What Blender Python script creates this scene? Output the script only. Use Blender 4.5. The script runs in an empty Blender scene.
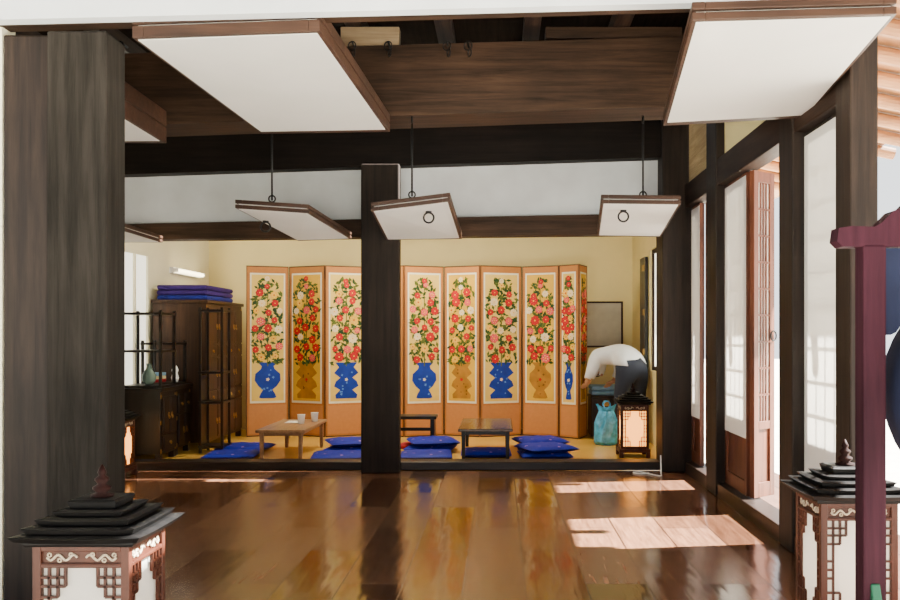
import bpy, bmesh, math, random
from mathutils import Vector, Matrix
random.seed(7)
scene = bpy.context.scene
COL = scene.collection
CH = 1.1
def P(px, py, d):
    return Vector(((px-500)/900*d, d, CH+(335-py)/900*d))

# ------------------------------------------------------------ materials
def nmat(name):
    m = bpy.data.materials.new(name); m.use_nodes = True
    nt = m.node_tree
    b = nt.nodes['Principled BSDF']
    return m, nt, b
def plain(name, col, rough=0.6, metal=0.0, var=0.12, scale=12, bump=0.0, emit=None, es=0, spec=.3):
    m, nt, b = nmat(name)
    tc = nt.nodes.new('ShaderNodeTexCoord')
    n = nt.nodes.new('ShaderNodeTexNoise'); n.inputs['Scale'].default_value = scale; n.inputs['Detail'].default_value = 4
    nt.links.new(tc.outputs['Object'], n.inputs['Vector'])
    r = nt.nodes.new('ShaderNodeValToRGB')
    r.color_ramp.elements[0].position = 0.3; r.color_ramp.elements[1].position = 0.7
    r.color_ramp.elements[0].color = (*[c*(1-var) for c in col], 1)
    r.color_ramp.elements[1].color = (*[min(1, c*(1+var)) for c in col], 1)
    nt.links.new(n.outputs['Fac'], r.inputs['Fac'])
    nt.links.new(r.outputs['Color'], b.inputs['Base Color'])
    b.inputs['Roughness'].default_value = rough; b.inputs['Metallic'].default_value = metal
    b.inputs['Specular IOR Level'].default_value = spec
    if bump:
        bp = nt.nodes.new('ShaderNodeBump'); bp.inputs['Strength'].default_value = bump; bp.inputs['Distance'].default_value = 0.01
        nt.links.new(n.outputs['Fac'], bp.inputs['Height']); nt.links.new(bp.outputs['Normal'], b.inputs['Normal'])
    if emit:
        b.inputs['Emission Color'].default_value = (*emit, 1); b.inputs['Emission Strength'].default_value = es
    return m
def wood(name, c1, c2, axis='Z', rough=0.5, sc=8, spec=0.3, bump=0.25):
    m, nt, b = nmat(name)
    tc = nt.nodes.new('ShaderNodeTexCoord'); mp = nt.nodes.new('ShaderNodeMapping')
    s = {'X': (0.06, 1, 1), 'Y': (1, 0.06, 1), 'Z': (1, 1, 0.06)}[axis]
    mp.inputs['Scale'].default_value = [v*sc for v in s]
    nt.links.new(tc.outputs['Object'], mp.inputs['Vector'])
    n = nt.nodes.new('ShaderNodeTexNoise'); n.inputs['Scale'].default_value = 3; n.inputs['Detail'].default_value = 8
    n.inputs['Roughness'].default_value = 0.7; n.inputs['Distortion'].default_value = 0.4
    nt.links.new(mp.outputs['Vector'], n.inputs['Vector'])
    r = nt.nodes.new('ShaderNodeValToRGB')
    r.color_ramp.elements[0].position = 0.33; r.color_ramp.elements[1].position = 0.70
    r.color_ramp.elements[0].color = (*c1, 1); r.color_ramp.elements[1].color = (*c2, 1)
    nt.links.new(n.outputs['Fac'], r.inputs['Fac'])
    n2 = nt.nodes.new('ShaderNodeTexNoise'); n2.inputs['Scale'].default_value = 1.7; n2.inputs['Detail'].default_value = 4
    nt.links.new(tc.outputs['Object'], n2.inputs['Vector'])
    r2 = nt.nodes.new('ShaderNodeValToRGB'); r2.color_ramp.elements[0].position = .35; r2.color_ramp.elements[1].position = .65
    r2.color_ramp.elements[0].color = (.65, .65, .65, 1); r2.color_ramp.elements[1].color = (1.1, 1.1, 1.1, 1)
    nt.links.new(n2.outputs['Fac'], r2.inputs['Fac'])
    mx = nt.nodes.new('ShaderNodeMixRGB'); mx.blend_type = 'MULTIPLY'; mx.inputs[0].default_value = 1
    nt.links.new(r.outputs['Color'], mx.inputs[1]); nt.links.new(r2.outputs['Color'], mx.inputs[2])
    nt.links.new(mx.outputs[0], b.inputs['Base Color'])
    b.inputs['Roughness'].default_value = rough
    b.inputs['Specular IOR Level'].default_value = spec
    bp = nt.nodes.new('ShaderNodeBump'); bp.inputs['Strength'].default_value = bump; bp.inputs['Distance'].default_value = 0.006
    nt.links.new(n.outputs['Fac'], bp.inputs['Height']); nt.links.new(bp.outputs['Normal'], b.inputs['Normal'])
    return m
def paper_trans(name, col, emit=0.0, ecol=(1, .95, .85)):
    m, nt, b = nmat(name)
    out = nt.nodes['Material Output']
    tc = nt.nodes.new('ShaderNodeTexCoord')
    n = nt.nodes.new('ShaderNodeTexNoise'); n.inputs['Scale'].default_value = 3; n.inputs['Detail'].default_value = 6
    nt.links.new(tc.outputs['Object'], n.inputs['Vector'])
    mx = nt.nodes.new('ShaderNodeMixRGB'); mx.inputs[1].default_value = (*[c*0.8 for c in col], 1); mx.inputs[2].default_value = (*col, 1)
    nt.links.new(n.outputs['Fac'], mx.inputs[0]); nt.links.new(mx.outputs[0], b.inputs['Base Color'])
    b.inputs['Roughness'].default_value = 0.8
    b.inputs['Emission Color'].default_value = (*ecol, 1); b.inputs['Emission Strength'].default_value = emit
    t = nt.nodes.new('ShaderNodeBsdfTranslucent'); t.inputs['Color'].default_value = (*col, 1)
    ms = nt.nodes.new('ShaderNodeMixShader'); ms.inputs[0].default_value = 0.35
    nt.links.new(b.outputs[0], ms.inputs[1]); nt.links.new(t.outputs[0], ms.inputs[2]); nt.links.new(ms.outputs[0], out.inputs['Surface'])
    return m
def plank_floor(name):
    m, nt, b = nmat(name)
    tc = nt.nodes.new('ShaderNodeTexCoord')
    rot = nt.nodes.new('ShaderNodeMapping'); rot.inputs['Rotation'].default_value = (0, 0, math.pi/2)
    nt.links.new(tc.outputs['Object'], rot.inputs['Vector'])
    def brick(c1, c2, mo):
        br = nt.nodes.new('ShaderNodeTexBrick')
        br.inputs['Color1'].default_value = (*c1, 1); br.inputs['Color2'].default_value = (*c2, 1)
        br.inputs['Mortar'].default_value = (*mo, 1)
        br.inputs['Scale'].default_value = 1; br.inputs['Mortar Size'].default_value = 0.0035; br.inputs['Mortar Smooth'].default_value = .15
        br.inputs['Brick Width'].default_value = 1.15; br.inputs['Row Height'].default_value = 0.27
        br.offset = 0.46; br.offset_frequency = 2; br.squash = 1.0
        nt.links.new(rot.outputs['Vector'], br.inputs['Vector'])
        return br
    br = brick((0.060, 0.026, 0.014), (0.175, 0.082, 0.045), (0.004, 0.002, 0.0015))
    mp = nt.nodes.new('ShaderNodeMapping'); mp.inputs['Scale'].default_value = (22, 1.4, 1)
    nt.links.new(tc.outputs['Object'], mp.inputs['Vector'])
    n = nt.nodes.new('ShaderNodeTexNoise'); n.inputs['Scale'].default_value = 2.5; n.inputs['Detail'].default_value = 8; n.inputs['Distortion'].default_value = .5
    nt.links.new(mp.outputs['Vector'], n.inputs['Vector'])
    r = nt.nodes.new('ShaderNodeValToRGB'); r.color_ramp.elements[0].color = (.55, .5, .48, 1); r.color_ramp.elements[1].color = (1.4, 1.35, 1.3, 1)
    r.color_ramp.elements[0].position = .3; r.color_ramp.elements[1].position = .7
    nt.links.new(n.outputs['Fac'], r.inputs['Fac'])
    mx = nt.nodes.new('ShaderNodeMixRGB'); mx.blend_type = 'MULTIPLY'; mx.inputs[0].default_value = 1
    nt.links.new(br.outputs['Color'], mx.inputs[1]); nt.links.new(r.outputs['Color'], mx.inputs[2])
    nt.links.new(mx.outputs[0], b.inputs['Base Color'])
    br2 = brick((0, 0, 0), (1, 1, 1), (1, 1, 1))
    mr = nt.nodes.new('ShaderNodeMapRange'); mr.inputs[3].default_value = .09; mr.inputs[4].default_value = .27
    nt.links.new(br2.outputs['Color'], mr.inputs[0]); nt.links.new(mr.outputs[0], b.inputs['Roughness'])
    b.inputs['Specular IOR Level'].default_value = 0.8
    # gentle cupping of every board: low frequency waviness plus seams
    mp3 = nt.nodes.new('ShaderNodeMapping'); mp3.inputs['Scale'].default_value = (5, 1.6, 1)
    nt.links.new(tc.outputs['Object'], mp3.inputs['Vector'])
    n2 = nt.nodes.new('ShaderNodeTexNoise'); n2.inputs['Scale'].default_value = 1.3; n2.inputs['Detail'].default_value = 2
    nt.links.new(mp3.outputs['Vector'], n2.inputs['Vector'])
    m1 = nt.nodes.new('ShaderNodeMath'); m1.operation = 'MULTIPLY'; m1.inputs[1].default_value = .9
    nt.links.new(n2.outputs['Fac'], m1.inputs[0])
    m2 = nt.nodes.new('ShaderNodeMath'); m2.operation = 'MULTIPLY'; m2.inputs[1].default_value = -.8
    nt.links.new(br.outputs['Fac'], m2.inputs[0])
    m3 = nt.nodes.new('ShaderNodeMath'); m3.operation = 'MULTIPLY_ADD'; m3.inputs[1].default_value = .06
    nt.links.new(n.outputs['Fac'], m3.inputs[0]); nt.links.new(m1.outputs[0], m3.inputs[2])
    ad = nt.nodes.new('ShaderNodeMath'); ad.operation = 'ADD'
    nt.links.new(m3.outputs[0], ad.inputs[0]); nt.links.new(m2.outputs[0], ad.inputs[1])
    bp = nt.nodes.new('ShaderNodeBump'); bp.inputs['Strength'].default_value = .4; bp.inputs['Distance'].default_value = 0.012
    nt.links.new(ad.outputs[0], bp.inputs['Height']); nt.links.new(bp.outputs['Normal'], b.inputs['Normal'])
    return m

M = {}
M['post'] = wood('post_wood', (.006, .004, .003), (.027, .017, .012), 'Z', .6, spec=.18)
M['post_gray'] = wood('weathered_post_wood', (.007, .006, .0048), (.027, .023, .019), 'Z', .75, spec=.08)
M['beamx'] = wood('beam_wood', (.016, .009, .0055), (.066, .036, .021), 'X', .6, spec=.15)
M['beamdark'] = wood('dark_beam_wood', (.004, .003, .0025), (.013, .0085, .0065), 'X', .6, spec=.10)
M['beamy'] = wood('header_wood', (.011, .006, .0045), (.042, .024, .016), 'Y', .6, spec=.12)
M['frame'] = wood('door_frame_wood', (.022, .010, .006), (.070, .034, .020), 'X', .5, spec=.2)
M['framered'] = wood('reddish_door_wood', (.06, .016, .008), (.16, .05, .022), 'Z', .45)
M['sill'] = wood('sill_wood', (.008, .005, .004), (.024, .014, .010), 'X', .4)
M['plaster'] = plain('white_plaster', (.58, .61, .63), .85, var=.10, scale=3, bump=.1)
M['cream'] = plain('cream_wallpaper', (.82, .70, .34), .8, var=.05, scale=2)
M['lightcream'] = plain('pale_wallpaper', (.82, .77, .56), .8, var=.04, scale=2)
M['paper'] = paper_trans('door_paper', (.90, .88, .83), .10, (1, .97, .93))  # faint emission brightens the paper in place of bounced light
M['paperlit'] = paper_trans('window_paper', (.85, .84, .78), 1.6, (1, .97, .88))  # emission stands in for daylight behind the window paper
M['lampoff'] = paper_trans('lantern_paper', (.85, .80, .72), .15)  # unlit lantern shade, with a slight glow put into the paper
M['lampon'] = paper_trans('lit_lantern_paper', (.85, .60, .28), 4.0, (1, .42, .08))
M['floor'] = plank_floor('lacquered_plank_floor')
M['ondol'] = plain('oiled_paper_floor', (.78, .48, .09), .22, var=.08, scale=2, spec=.5)
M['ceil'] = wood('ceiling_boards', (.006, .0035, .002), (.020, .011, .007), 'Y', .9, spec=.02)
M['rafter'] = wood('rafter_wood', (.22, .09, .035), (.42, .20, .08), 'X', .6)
M['ground'] = plain('sandy_ground', (.60, .57, .50), .9, var=.1, scale=4)
M['black'] = wood('black_lacquer_wood', (.005, .004, .004), (.016, .011, .009), 'Z', .35, spec=.3)
M['chest'] = wood('chest_wood', (.025, .011, .005), (.085, .038, .017), 'Z', .4)
M['tabletop'] = wood('table_wood', (.22, .11, .05), (.44, .25, .13), 'Y', .3)
M['tabledark'] = wood('dark_table_wood', (.04, .022, .014), (.12, .07, .045), 'Y', .2, spec=.5)
M['palewood'] = wood('pale_spacer_wood', (.25, .17, .09), (.45, .33, .2), 'X', .6)
M['brass'] = plain('aged_brass', (.38, .24, .07), .4, 1.0)
M['iron'] = plain('black_iron', (.02, .02, .02), .5, .8)
M['lanternwood'] = wood('lantern_red_wood', (.034, .009, .005), (.095, .028, .015), 'Z', .4, spec=.2)
M['lanternroof'] = wood('lantern_roof_wood', (.0026, .0028, .003), (.009, .008, .008), 'X', .5, spec=.12)
M['finial'] = wood('lantern_finial_wood', (.008, .002, .0018), (.022, .006, .0045), 'Z', .6, spec=.08)
M['tan'] = plain('tan_silk', (.48, .19, .045), .6, var=.05, scale=30)
M['lowtan'] = plain('pinkish_tan_silk', (.54, .23, .075), .6, var=.04, scale=30)
M['edge'] = plain('dark_silk_edge', (.07, .03, .012), .6)
M['cwhite'] = plain('ivory_silk', (.82, .77, .60), .7, var=.03)
M['bgcream'] = plain('pale_gold_silk', (.80, .56, .12), .6, var=.05)
M['bgyellow'] = plain('golden_silk', (.74, .43, .025), .6, var=.05)
M['red'] = plain('painted_red', (.54, .003, .006), .6, var=.05)
M['pink'] = plain('painted_pink', (.78, .085, .085), .6)
M['pwhite'] = plain('painted_white', (.88, .72, .46), .6)
M['pyel'] = plain('painted_yellow', (.88, .50, .02), .6)
M['green'] = plain('painted_green', (.020, .060, .011), .6, var=.3)
M['green2'] = plain('painted_olive', (.09, .12, .014), .6, var=.3)
M['blue'] = plain('painted_blue', (.004, .032, .33), .5, var=.2)
M['bluel'] = plain('painted_light_blue', (.10, .25, .65), .5)
M['gold'] = plain('painted_gold', (.40, .18, .015), .5, var=.2)
M['goldd'] = plain('painted_brown_gold', (.18, .075, .010), .5)
M['purple'] = plain('purple_cloth', (.035, .013, .14), .8, var=.3)
M['bedblue'] = plain('blue_blanket_cloth', (.012, .02, .22), .8, var=.3)
M['cup'] = plain('white_paper_cup', (.88, .87, .85), .5, var=.02)
M['palecarve'] = plain('pale_carved_wood', (.42, .34, .24), .6)
M['redcloth'] = plain('red_cloth', (.45, .02, .03), .7)
M['shirt'] = plain('white_shirt_cloth', (.74, .77, .82), .8, var=.06, bump=.3)
M['jeans'] = plain('dark_jeans_cloth', (.02, .026, .045), .8)
M['skin'] = plain('skin', (.55, .30, .19), .5, var=.04)
M['hair'] = plain('black_hair', (.010, .008, .007), .4)
M['shoe'] = plain('gray_sock_cloth', (.2, .2, .2), .7)
M['grayblue'] = plain('grayblue_quilt', (.22, .40, .58), .8, var=.15)
M['teal'] = plain('turquoise_plastic', (.05, .36, .66), .25, var=.35, scale=18, spec=.7)
M['standred'] = wood('painted_stand_wood', (.017, .0045, .0085), (.036, .010, .017), 'Z', .7, spec=.06)
M['standgreen'] = plain('green_paint', (.006, .07, .035), .5)
M['hide'] = plain('drum_hide', (.05, .055, .07), .5)
M['drumblue'] = plain('dark_blue_cloth', (.008, .011, .03), .8, spec=.15, bump=.2)
M['cable'] = plain('white_cable', (.8, .8, .8), .5)
M['board'] = plain('gray_board', (.52, .48, .38), .7, var=.06)
M['ceramic'] = plain('celadon_ceramic', (.16, .24, .20), .2)
M['blind'] = wood('reed_blind', (.38, .26, .12), (.62, .48, .26), 'Y', .7)
M['tube'] = plain('lamp_tube', (.9, .9, .85), .4, emit=(1, .85, .5), es=9)

def cushion_mat():
    m, nt, b = nmat('blue_cushion_cloth')
    tc = nt.nodes.new('ShaderNodeTexCoord')
    v = nt.nodes.new('ShaderNodeTexVoronoi'); v.inputs['Scale'].default_value = 9
    nt.links.new(tc.outputs['Object'], v.inputs['Vector'])
    r = nt.nodes.new('ShaderNodeValToRGB'); r.color_ramp.interpolation = 'CONSTANT'
    r.color_ramp.elements[0].color = (.40, .22, .5, 1); r.color_ramp.elements[1].position = .15; r.color_ramp.elements[1].color = (.003, .014, .34, 1)
    nt.links.new(v.outputs['Distance'], r.inputs['Fac']); nt.links.new(r.outputs['Color'], b.inputs['Base Color'])
    b.inputs['Roughness'].default_value = .6; b.inputs['Specular IOR Level'].default_value = .2
    return m
M['cushion'] = cushion_mat()

# ------------------------------------------------------------ mesh builder
class MB:
    def __init__(s): s.v = []; s.f = []; s.m = []
    def face(s, pts, mi=0):
        i = len(s.v); s.v += [tuple(p) for p in pts]; s.f.append(list(range(i, i+len(pts)))); s.m.append(mi)
    def hexa(s, b, t, mi=0):
        i = len(s.v); s.v += [tuple(p) for p in b]+[tuple(p) for p in t]
        for q in ([3, 2, 1, 0], [4, 5, 6, 7], [0, 1, 5, 4], [1, 2, 6, 5], [2, 3, 7, 6], [3, 0, 4, 7]):
            s.f.append([i+k for k in q]); s.m.append(mi)
    def box(s, x0, x1, y0, y1, z0, z1, mi=0):
        s.hexa([(x0, y0, z0), (x1, y0, z0), (x1, y1, z0), (x0, y1, z0)], [(x0, y0, z1), (x1, y0, z1), (x1, y1, z1), (x0, y1, z1)], mi)
    def cyl(s, p0, p1, r0, r1=None, n=12, mi=0, caps=True):
        p0 = Vector(p0); p1 = Vector(p1); r1 = r0 if r1 is None else r1
        d = (p1-p0).normalized(); a = d.orthogonal().normalized(); b = d.cross(a)
        i = len(s.v)
        for p, r in ((p0, r0), (p1, r1)):
            for k in range(n):
                t = 2*math.pi*k/n; s.v.append(tuple(p+a*r*math.cos(t)+b*r*math.sin(t)))
        for k in range(n):
            s.f.append([i+k, i+(k+1) % n, i+n+(k+1) % n, i+n+k]); s.m.append(mi)
        if caps:
            s.f.append([i+k for k in reversed(range(n))]); s.m.append(mi)
            s.f.append([i+n+k for k in range(n)]); s.m.append(mi)
    def lathe(s, prof, c=(0, 0, 0), n=16, mi=0, axis='Z'):
        i = len(s.v); c = Vector(c)
        for r, z in prof:
            for k in range(n):
                t = 2*math.pi*k/n
                p = Vector((r*math.cos(t), r*math.sin(t), z))
                if axis == 'Y': p = Vector((r*math.cos(t), z, -r*math.sin(t)))
                s.v.append(tuple(c+p))
        L = len(prof)
        for j in range(L-1):
            for k in range(n):
                s.f.append([i+j*n+k, i+j*n+(k+1) % n, i+(j+1)*n+(k+1) % n, i+(j+1)*n+k]); s.m.append(mi)
        s.f.append([i+k for k in reversed(range(n))]); s.m.append(mi)
        s.f.append([i+(L-1)*n+k for k in range(n)]); s.m.append(mi)
    def torus(s, c, R, r, nrm=(0, 1, 0), n=18, m=6, mi=0):
        c = Vector(c); d = Vector(nrm).normalized(); a = d.orthogonal().normalized(); b = d.cross(a); i = len(s.v)
        for k in range(n):
            t = 2*math.pi*k/n; o = a*math.cos(t)+b*math.sin(t)
            for j in range(m):
                u = 2*math.pi*j/m; s.v.append(tuple(c+o*(R+r*math.cos(u))+d*r*math.sin(u)))
        for k in range(n):
            for j in range(m):
                s.f.append([i+k*m+j, i+((k+1) % n)*m+j, i+((k+1) % n)*m+(j+1) % m, i+k*m+(j+1) % m]); s.m.append(mi)
    def make(s, name, mats, parent=None, loc=(0, 0, 0), smooth=False, bevel=0, **props):
        me = bpy.data.meshes.new(name); me.from_pydata(s.v, [], s.f)
        if not isinstance(mats, (list, tuple)): mats = [mats]
        for m in mats: me.materials.append(m)
        for p, mi in zip(me.polygons, s.m): p.material_index = mi; p.use_smooth = smooth
        me.update()
        bm = bmesh.new(); bm.from_mesh(me); bmesh.ops.recalc_face_normals(bm, faces=bm.faces); bm.to_mesh(me); bm.free()
        o = bpy.data.objects.new(name, me); COL.objects.link(o); o.location = loc
        if parent: o.parent = parent
        if bevel:
            b = o.modifiers.new('bevel', 'BEVEL'); b.width = bevel; b.segments = 2; b.limit_method = 'ANGLE'
        for k, v in props.items(): o[k] = v
        return o
def empty(name, loc=(0, 0, 0), rot=0, **props):
    e = bpy.data.objects.new(name, None); COL.objects.link(e); e.location = loc; e.rotation_euler = (0, 0, rot); e.empty_display_size = .1
    for k, v in props.items(): e[k] = v
    return e
def sbox(name, x0, x1, y0, y1, z0, z1, mat, bevel=0, **props):
    c = ((x0+x1)/2, (y0+y1)/2, z0)
    b = MB(); b.box(x0-c[0], x1-c[0], y0-c[1], y1-c[1], 0, z1-z0)
    return b.make(name, mat, loc=c, bevel=bevel, **props)

# ------------------------------------------------------------ shell
S = dict(kind='structure')
WX = 1.50
sbox('floor', -3.6, 2.2, 1.9, 7.3, -.12, 0, M['floor'], label='glossy lacquered brown wooden plank hall floor', **S)
sbox('floor', -3.3, WX, 7.5, 10.2, -.12, .03, M['ondol'], label='yellow oiled paper floor of the inner room', **S)
sbox('ground', -40, 60, -20, 60, -.7, -.5, M['ground'], label='pale sunlit sandy ground outside', **S)
sbox('wall_back', -3.4, WX+.1, 10.2, 10.3, 0, 2.5, M['cream'], label='cream yellow papered wall behind the folding screen', **S)
sbox('wall_left', -3.4, -3.3, 7.5, 10.2, 0, 2.5, M['lightcream'], label='pale cream papered side wall of the inner room', **S)
sbox('wall_left', -3.7, -3.6, 3.65, 7.3, 0, 3.1, M['lightcream'], label='pale plaster side wall of the hall', **S)
b = MB()
y0, y1 = 7.5, 10.2
b.box(WX, WX+.1, y0, 8.15, .0, 2.5); b.box(WX, WX+.1, 9.0, y1, .0, 2.5); b.box(WX, WX+.1, 8.15, 9.0, 0, .75); b.box(WX, WX+.1, 8.15, 9.0, 1.95, 2.5)
b.make('wall_right', M['cream'], label='cream papered wall with a window opening', **S)
sbox('ceiling', -3.4, WX+.1, 7.62, 10.3, 2.5, 2.56, M['lightcream'], label='papered ceiling of the inner room', **S)
sbox('ceiling', -3.8, WX+.1, .2, 7.2, 3.1, 3.16, M['ceil'], label='dark wooden board ceiling over the hall', **S)  # front stretch runs out of view, extended to keep sky light off the lanterns
def slab(name, pts_front, d, th, mat, **props):
    tl, tr, br, bl = [P(x, y, d) for x, y in pts_front]
    c = (tl+br)/2; off = Vector((0, th, 0))
    m = MB()
    m.hexa([bl-c, br-c, br-c+off, bl-c+off], [tl-c, tr-c, tr-c+off, tl-c+off])
    return m.make(name, mat, loc=c, bevel=.006 if 'beam' in name else 0, **props)
slab('wall_partition', [(50, 160), (660, 150), (660, 214), (50, 226)], 7.42, .05, M['plaster'], label='white plaster strip between two dark beams', **S)
slab('wooden_beam', [(20, 226), (662, 213), (662, 234), (20, 241)], 7.36, .16, M['beamx'], label='brown wooden lintel beam over the inner room opening', category='beam')
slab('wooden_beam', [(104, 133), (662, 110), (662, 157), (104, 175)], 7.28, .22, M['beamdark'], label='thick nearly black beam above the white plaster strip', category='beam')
slab('wooden_beam', [(-100, 60), (742, 34), (742, 104), (-100, 133)], 5.5, .35, M['beamx'], label='massive brown timber cross beam with visible grain', category='beam')
slab('wooden_beam', [(-60, 2), (895, -14), (895, -4), (-60, 24)], 3.50, .12, M['beamx'], label='thin brown lintel at the front of the hall', category='beam')
slab('wall_front', [(-60, -140), (895, -140), (895, -2), (-60, 21)], 3.42, .06, M['plaster'], label='white plaster strip above the front opening', **S)
sbox('wall_front', -3.6, -1.965, 3.55, 3.65, 0, 3.1, M['lightcream'], label='pale plaster wall beside the front post', **S)
sbox('trim_1', -3.3, WX, 7.3, 7.5, 0, .07, M['sill'], bevel=.008, label='dark wooden threshold of the inner room', **S)
sbox('baseboard_right', WX-.02, WX+.12, 3.95, 7.3, -.02, .09, M['sill'], bevel=.006, label='dark sill along the side wall', **S)
sbox('spacer_block', -.98, -.62, 5.53, 5.62, 2.875, 2.995, M['palewood'], bevel=.004, label='pale new wood spacer block on the big beam', category='wood block')
sbox('spacer_block', .28, 1.12, 5.53, 5.66, 2.925, 2.995, M['beamx'], bevel=.004, label='brown wooden spacer board on the big beam', category='wood block')
# posts
sbox('wooden_post', (362-500)/900*7.2, (400-500)/900*7.2, 7.14, 7.27, 0.0, 2.46, M['post'], bevel=.01, label='dark square wooden post dividing the inner room opening', category='post')
sbox('wooden_post', -1.765, -1.530, 3.5, 3.68, 0, 2.285, M['post_gray'], bevel=.01, label='large weathered dark brown square post at the hall front', category='post')
sbox('wooden_post', -1.96, -1.780, 3.55, 3.72, 0, 2.285, M['post'], bevel=.008, label='slim dark jamb post beside the large front post', category='post')
sbox('wooden_post', 1.30, 1.56, 7.2, 7.5, 0, 3.0, M['post'], bevel=.01, label='dark corner post where partition meets side wall', category='post')
sbox('wooden_post', WX-.03, WX+.11, 6.13, 6.42, 0, 2.82, M['post'], bevel=.008, label='dark brown post between side wall doors', category='post')
sbox('wooden_post', WX-.03, WX+.13, 4.53, 4.75, 0, 2.82, M['post'], bevel=.008, label='dark brown post beside the open side doorway', category='post')
sbox('wooden_post', WX-.03, WX+.09, 3.78, 3.95, 0, 2.82, M['post'], bevel=.008, label='dark post at the front end of the side wall', category='post')
sbox('wooden_post', -3.6, -3.3, 7.2, 7.5, 0, 3.0, M['post'], bevel=.01, label='dark post at the side of the partition', category='post')
sbox('wooden_beam', WX-.02, WX+.1, 3.95, 7.2, 2.12, 2.30, M['beamy'], bevel=.006, label='brown header beam over the side doors', category='beam')
sbox('wooden_beam', WX-.04, WX+.12, 3.7, 7.2, 2.78, 3.02, M['beamy'], bevel=.006, label='dark top plate beam along the side wall', category='beam')
sbox('wall_right', WX+.03, WX+.06, 4.75, 6.13, 2.30, 2.78, M['cream'], label='cream plaster above the side door header', **S)
sbox('wall_right', WX+.03, WX+.06, 3.95, 4.53, 2.30, 2.78, M['cream'], label='cream plaster above the side door header', **S)
b = MB()
for i in range(24):
    z = 2.30+i*.02
    b.box(0, .012, 0, .76, z, z+.016)
b.box(.012, .016, .02, .74, 2.30, 2.78)
b.make('reed_blind', M['blind'], loc=(WX+.01, 6.43, 0), label='tan reed blind above the side door', category='blind')

def door_leaf(name, loc, w, h, rot, wd, label, wrap=True, ring=True, low=.0):
    e = empty(name, loc, rot, kind='structure', label=label)
    t = .035
    b = MB(); s = .05
    b.box(0, s, -t/2, t/2, 0, h); b.box(w-s, w, -t/2, t/2, 0, h)
    for z0, z1 in ((0, .09), (h-.07, h), (.42, .47)): b.box(s, w-s, -t/2, t/2, z0, z1)
    b.make('frame', wd, e, bevel=.003)
    b = MB(); b.box(s, w-s, -.004, .004, .09, .42); b.make('lower_panel', wd, e)
    b = MB()
    if wrap: b.box(.006, w-.006, t/2+.0005, t/2+.003, max(low, .01), h-.02)
    else: b.box(s, w-s, -.004, .004, .47, h-.07)
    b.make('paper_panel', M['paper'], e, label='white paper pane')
    b = MB()
    n = 3
    for i in range(1, n+1):
        x = s+(w-2*s)*i/(n+1); b.box(x-.006, x+.006, -.014, -.005, .47, h-.07)
    k = int((h-.5)/.16)
    for i in range(1, k):
        z = .47+(h-.54)*i/k; b.box(s, w-s, -.014, -.005, z-.006, z+.006)
    b.make('lattice', wd, e)
    if ring:
        b = MB(); b.torus((w*.86, -t/2-.012, 1.0), .03, .005, (0, 1, 0)); b.make('handle', M['iron'], e)
    return e
H = 2.02
door_leaf('door_1', (WX+.05, 3.95, .095), .58, H, math.pi/2, M['post'], 'white papered sliding door closed between two posts', True, False, .01)
door_leaf('door_2', (WX+.05, 5.60, .095), .53, H, math.pi/2, M['framered'], 'white papered side door leaf next to the post', True, True, .36)
door_leaf('door_3', (WX+.05, 5.54, .095), .22, H, .70, M['framered'], 'narrow reddish brown wooden door leaf swung outward', False)
door_leaf('door_4', (WX+.05, 6.90, .095), .30, H, math.pi/2, M['framered'], 'white papered door leaf near the corner post', True, True, .36)
door_leaf('door_5', (WX+.08, 6.86, .095), .30, H, .9, M['framered'], 'reddish brown open door leaf near the corner', False)

def lifted(n, NL, NR, FR, FL, th, label, ring=None, leaves=1):
    NL, NR, FR, FL = Vector(NL), Vector(NR), Vector(FR), Vector(FL)
    c = (NL+NR+FR+FL)/4
    e = empty('door_%d' % n, c, kind='structure', label=label)
    def Q(u, v, z):
        p = NL*(1-u)*(1-v)+NR*u*(1-v)+FR*u*v+FL*(1-u)*v
        return p-c+Vector((0, 0, z))
    W = (NR-NL).length; L = (FL-NL).length
    lt = th/leaves
    for k in range(leaves):
        z0 = k*lt; z1 = z0+lt-.008
        su = .045/W; sv = .06/L
        b = MB()
        def hx(u0, u1, v0, v1, za, zb, B=b):
            B.hexa([Q(u0, v0, za), Q(u1, v0, za), Q(u1, v1, za), Q(u0, v1, za)], [Q(u0, v0, zb), Q(u1, v0, zb), Q(u1, v1, zb), Q(u0, v1, zb)])
        hx(0, su, 0, 1, z0, z1); hx(1-su, 1, 0, 1, z0, z1); hx(su, 1-su, 0, sv, z0, z1); hx(su, 1-su, 1-sv, 1, z0, z1)
        b.make('frame', M['frame'], e, bevel=.003)
        b = MB(); pu, pv = .016/W, .02/L
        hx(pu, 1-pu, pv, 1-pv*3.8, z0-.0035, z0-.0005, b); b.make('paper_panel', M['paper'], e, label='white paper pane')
        b = MB()
        for i in range(1, 5): u = su+(1-2*su)*i/5; hx(u-.004, u+.004, sv, 1-sv, z0+.004, z0+.018, b)
        for i in range(1, 9): v = sv+(1-2*sv)*i/9; hx(su, 1-su, v-.003, v+.003, z0+.004, z0+.018, b)
        b.make('lattice', M['frame'], e)
    if ring:
        b = MB(); p = Q(ring[0], ring[1], -.045); b.torus(p, .032, .006, (0, 1, 0)); b.cyl(p+Vector((0, 0, .03)), p+Vector((0, 0, .041)), .02)
        b.make('door_ring', M['iron'], e, smooth=True, label='black iron ring pull')
    return e
lifted(6, P(132, 38, 3.5), P(320, 31, 3.5), P(390, 132, 5.25), P(262, 134, 5.25), .11, 'large white papered door lifted flat against the beams', None, 2)
lifted(7, P(692, 20, 3.05), P(897, 14, 3.05), P(806, 118, 4.5), P(663, 126, 4.5), .07, 'large bright white papered door lifted overhead', None, 2)
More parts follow.
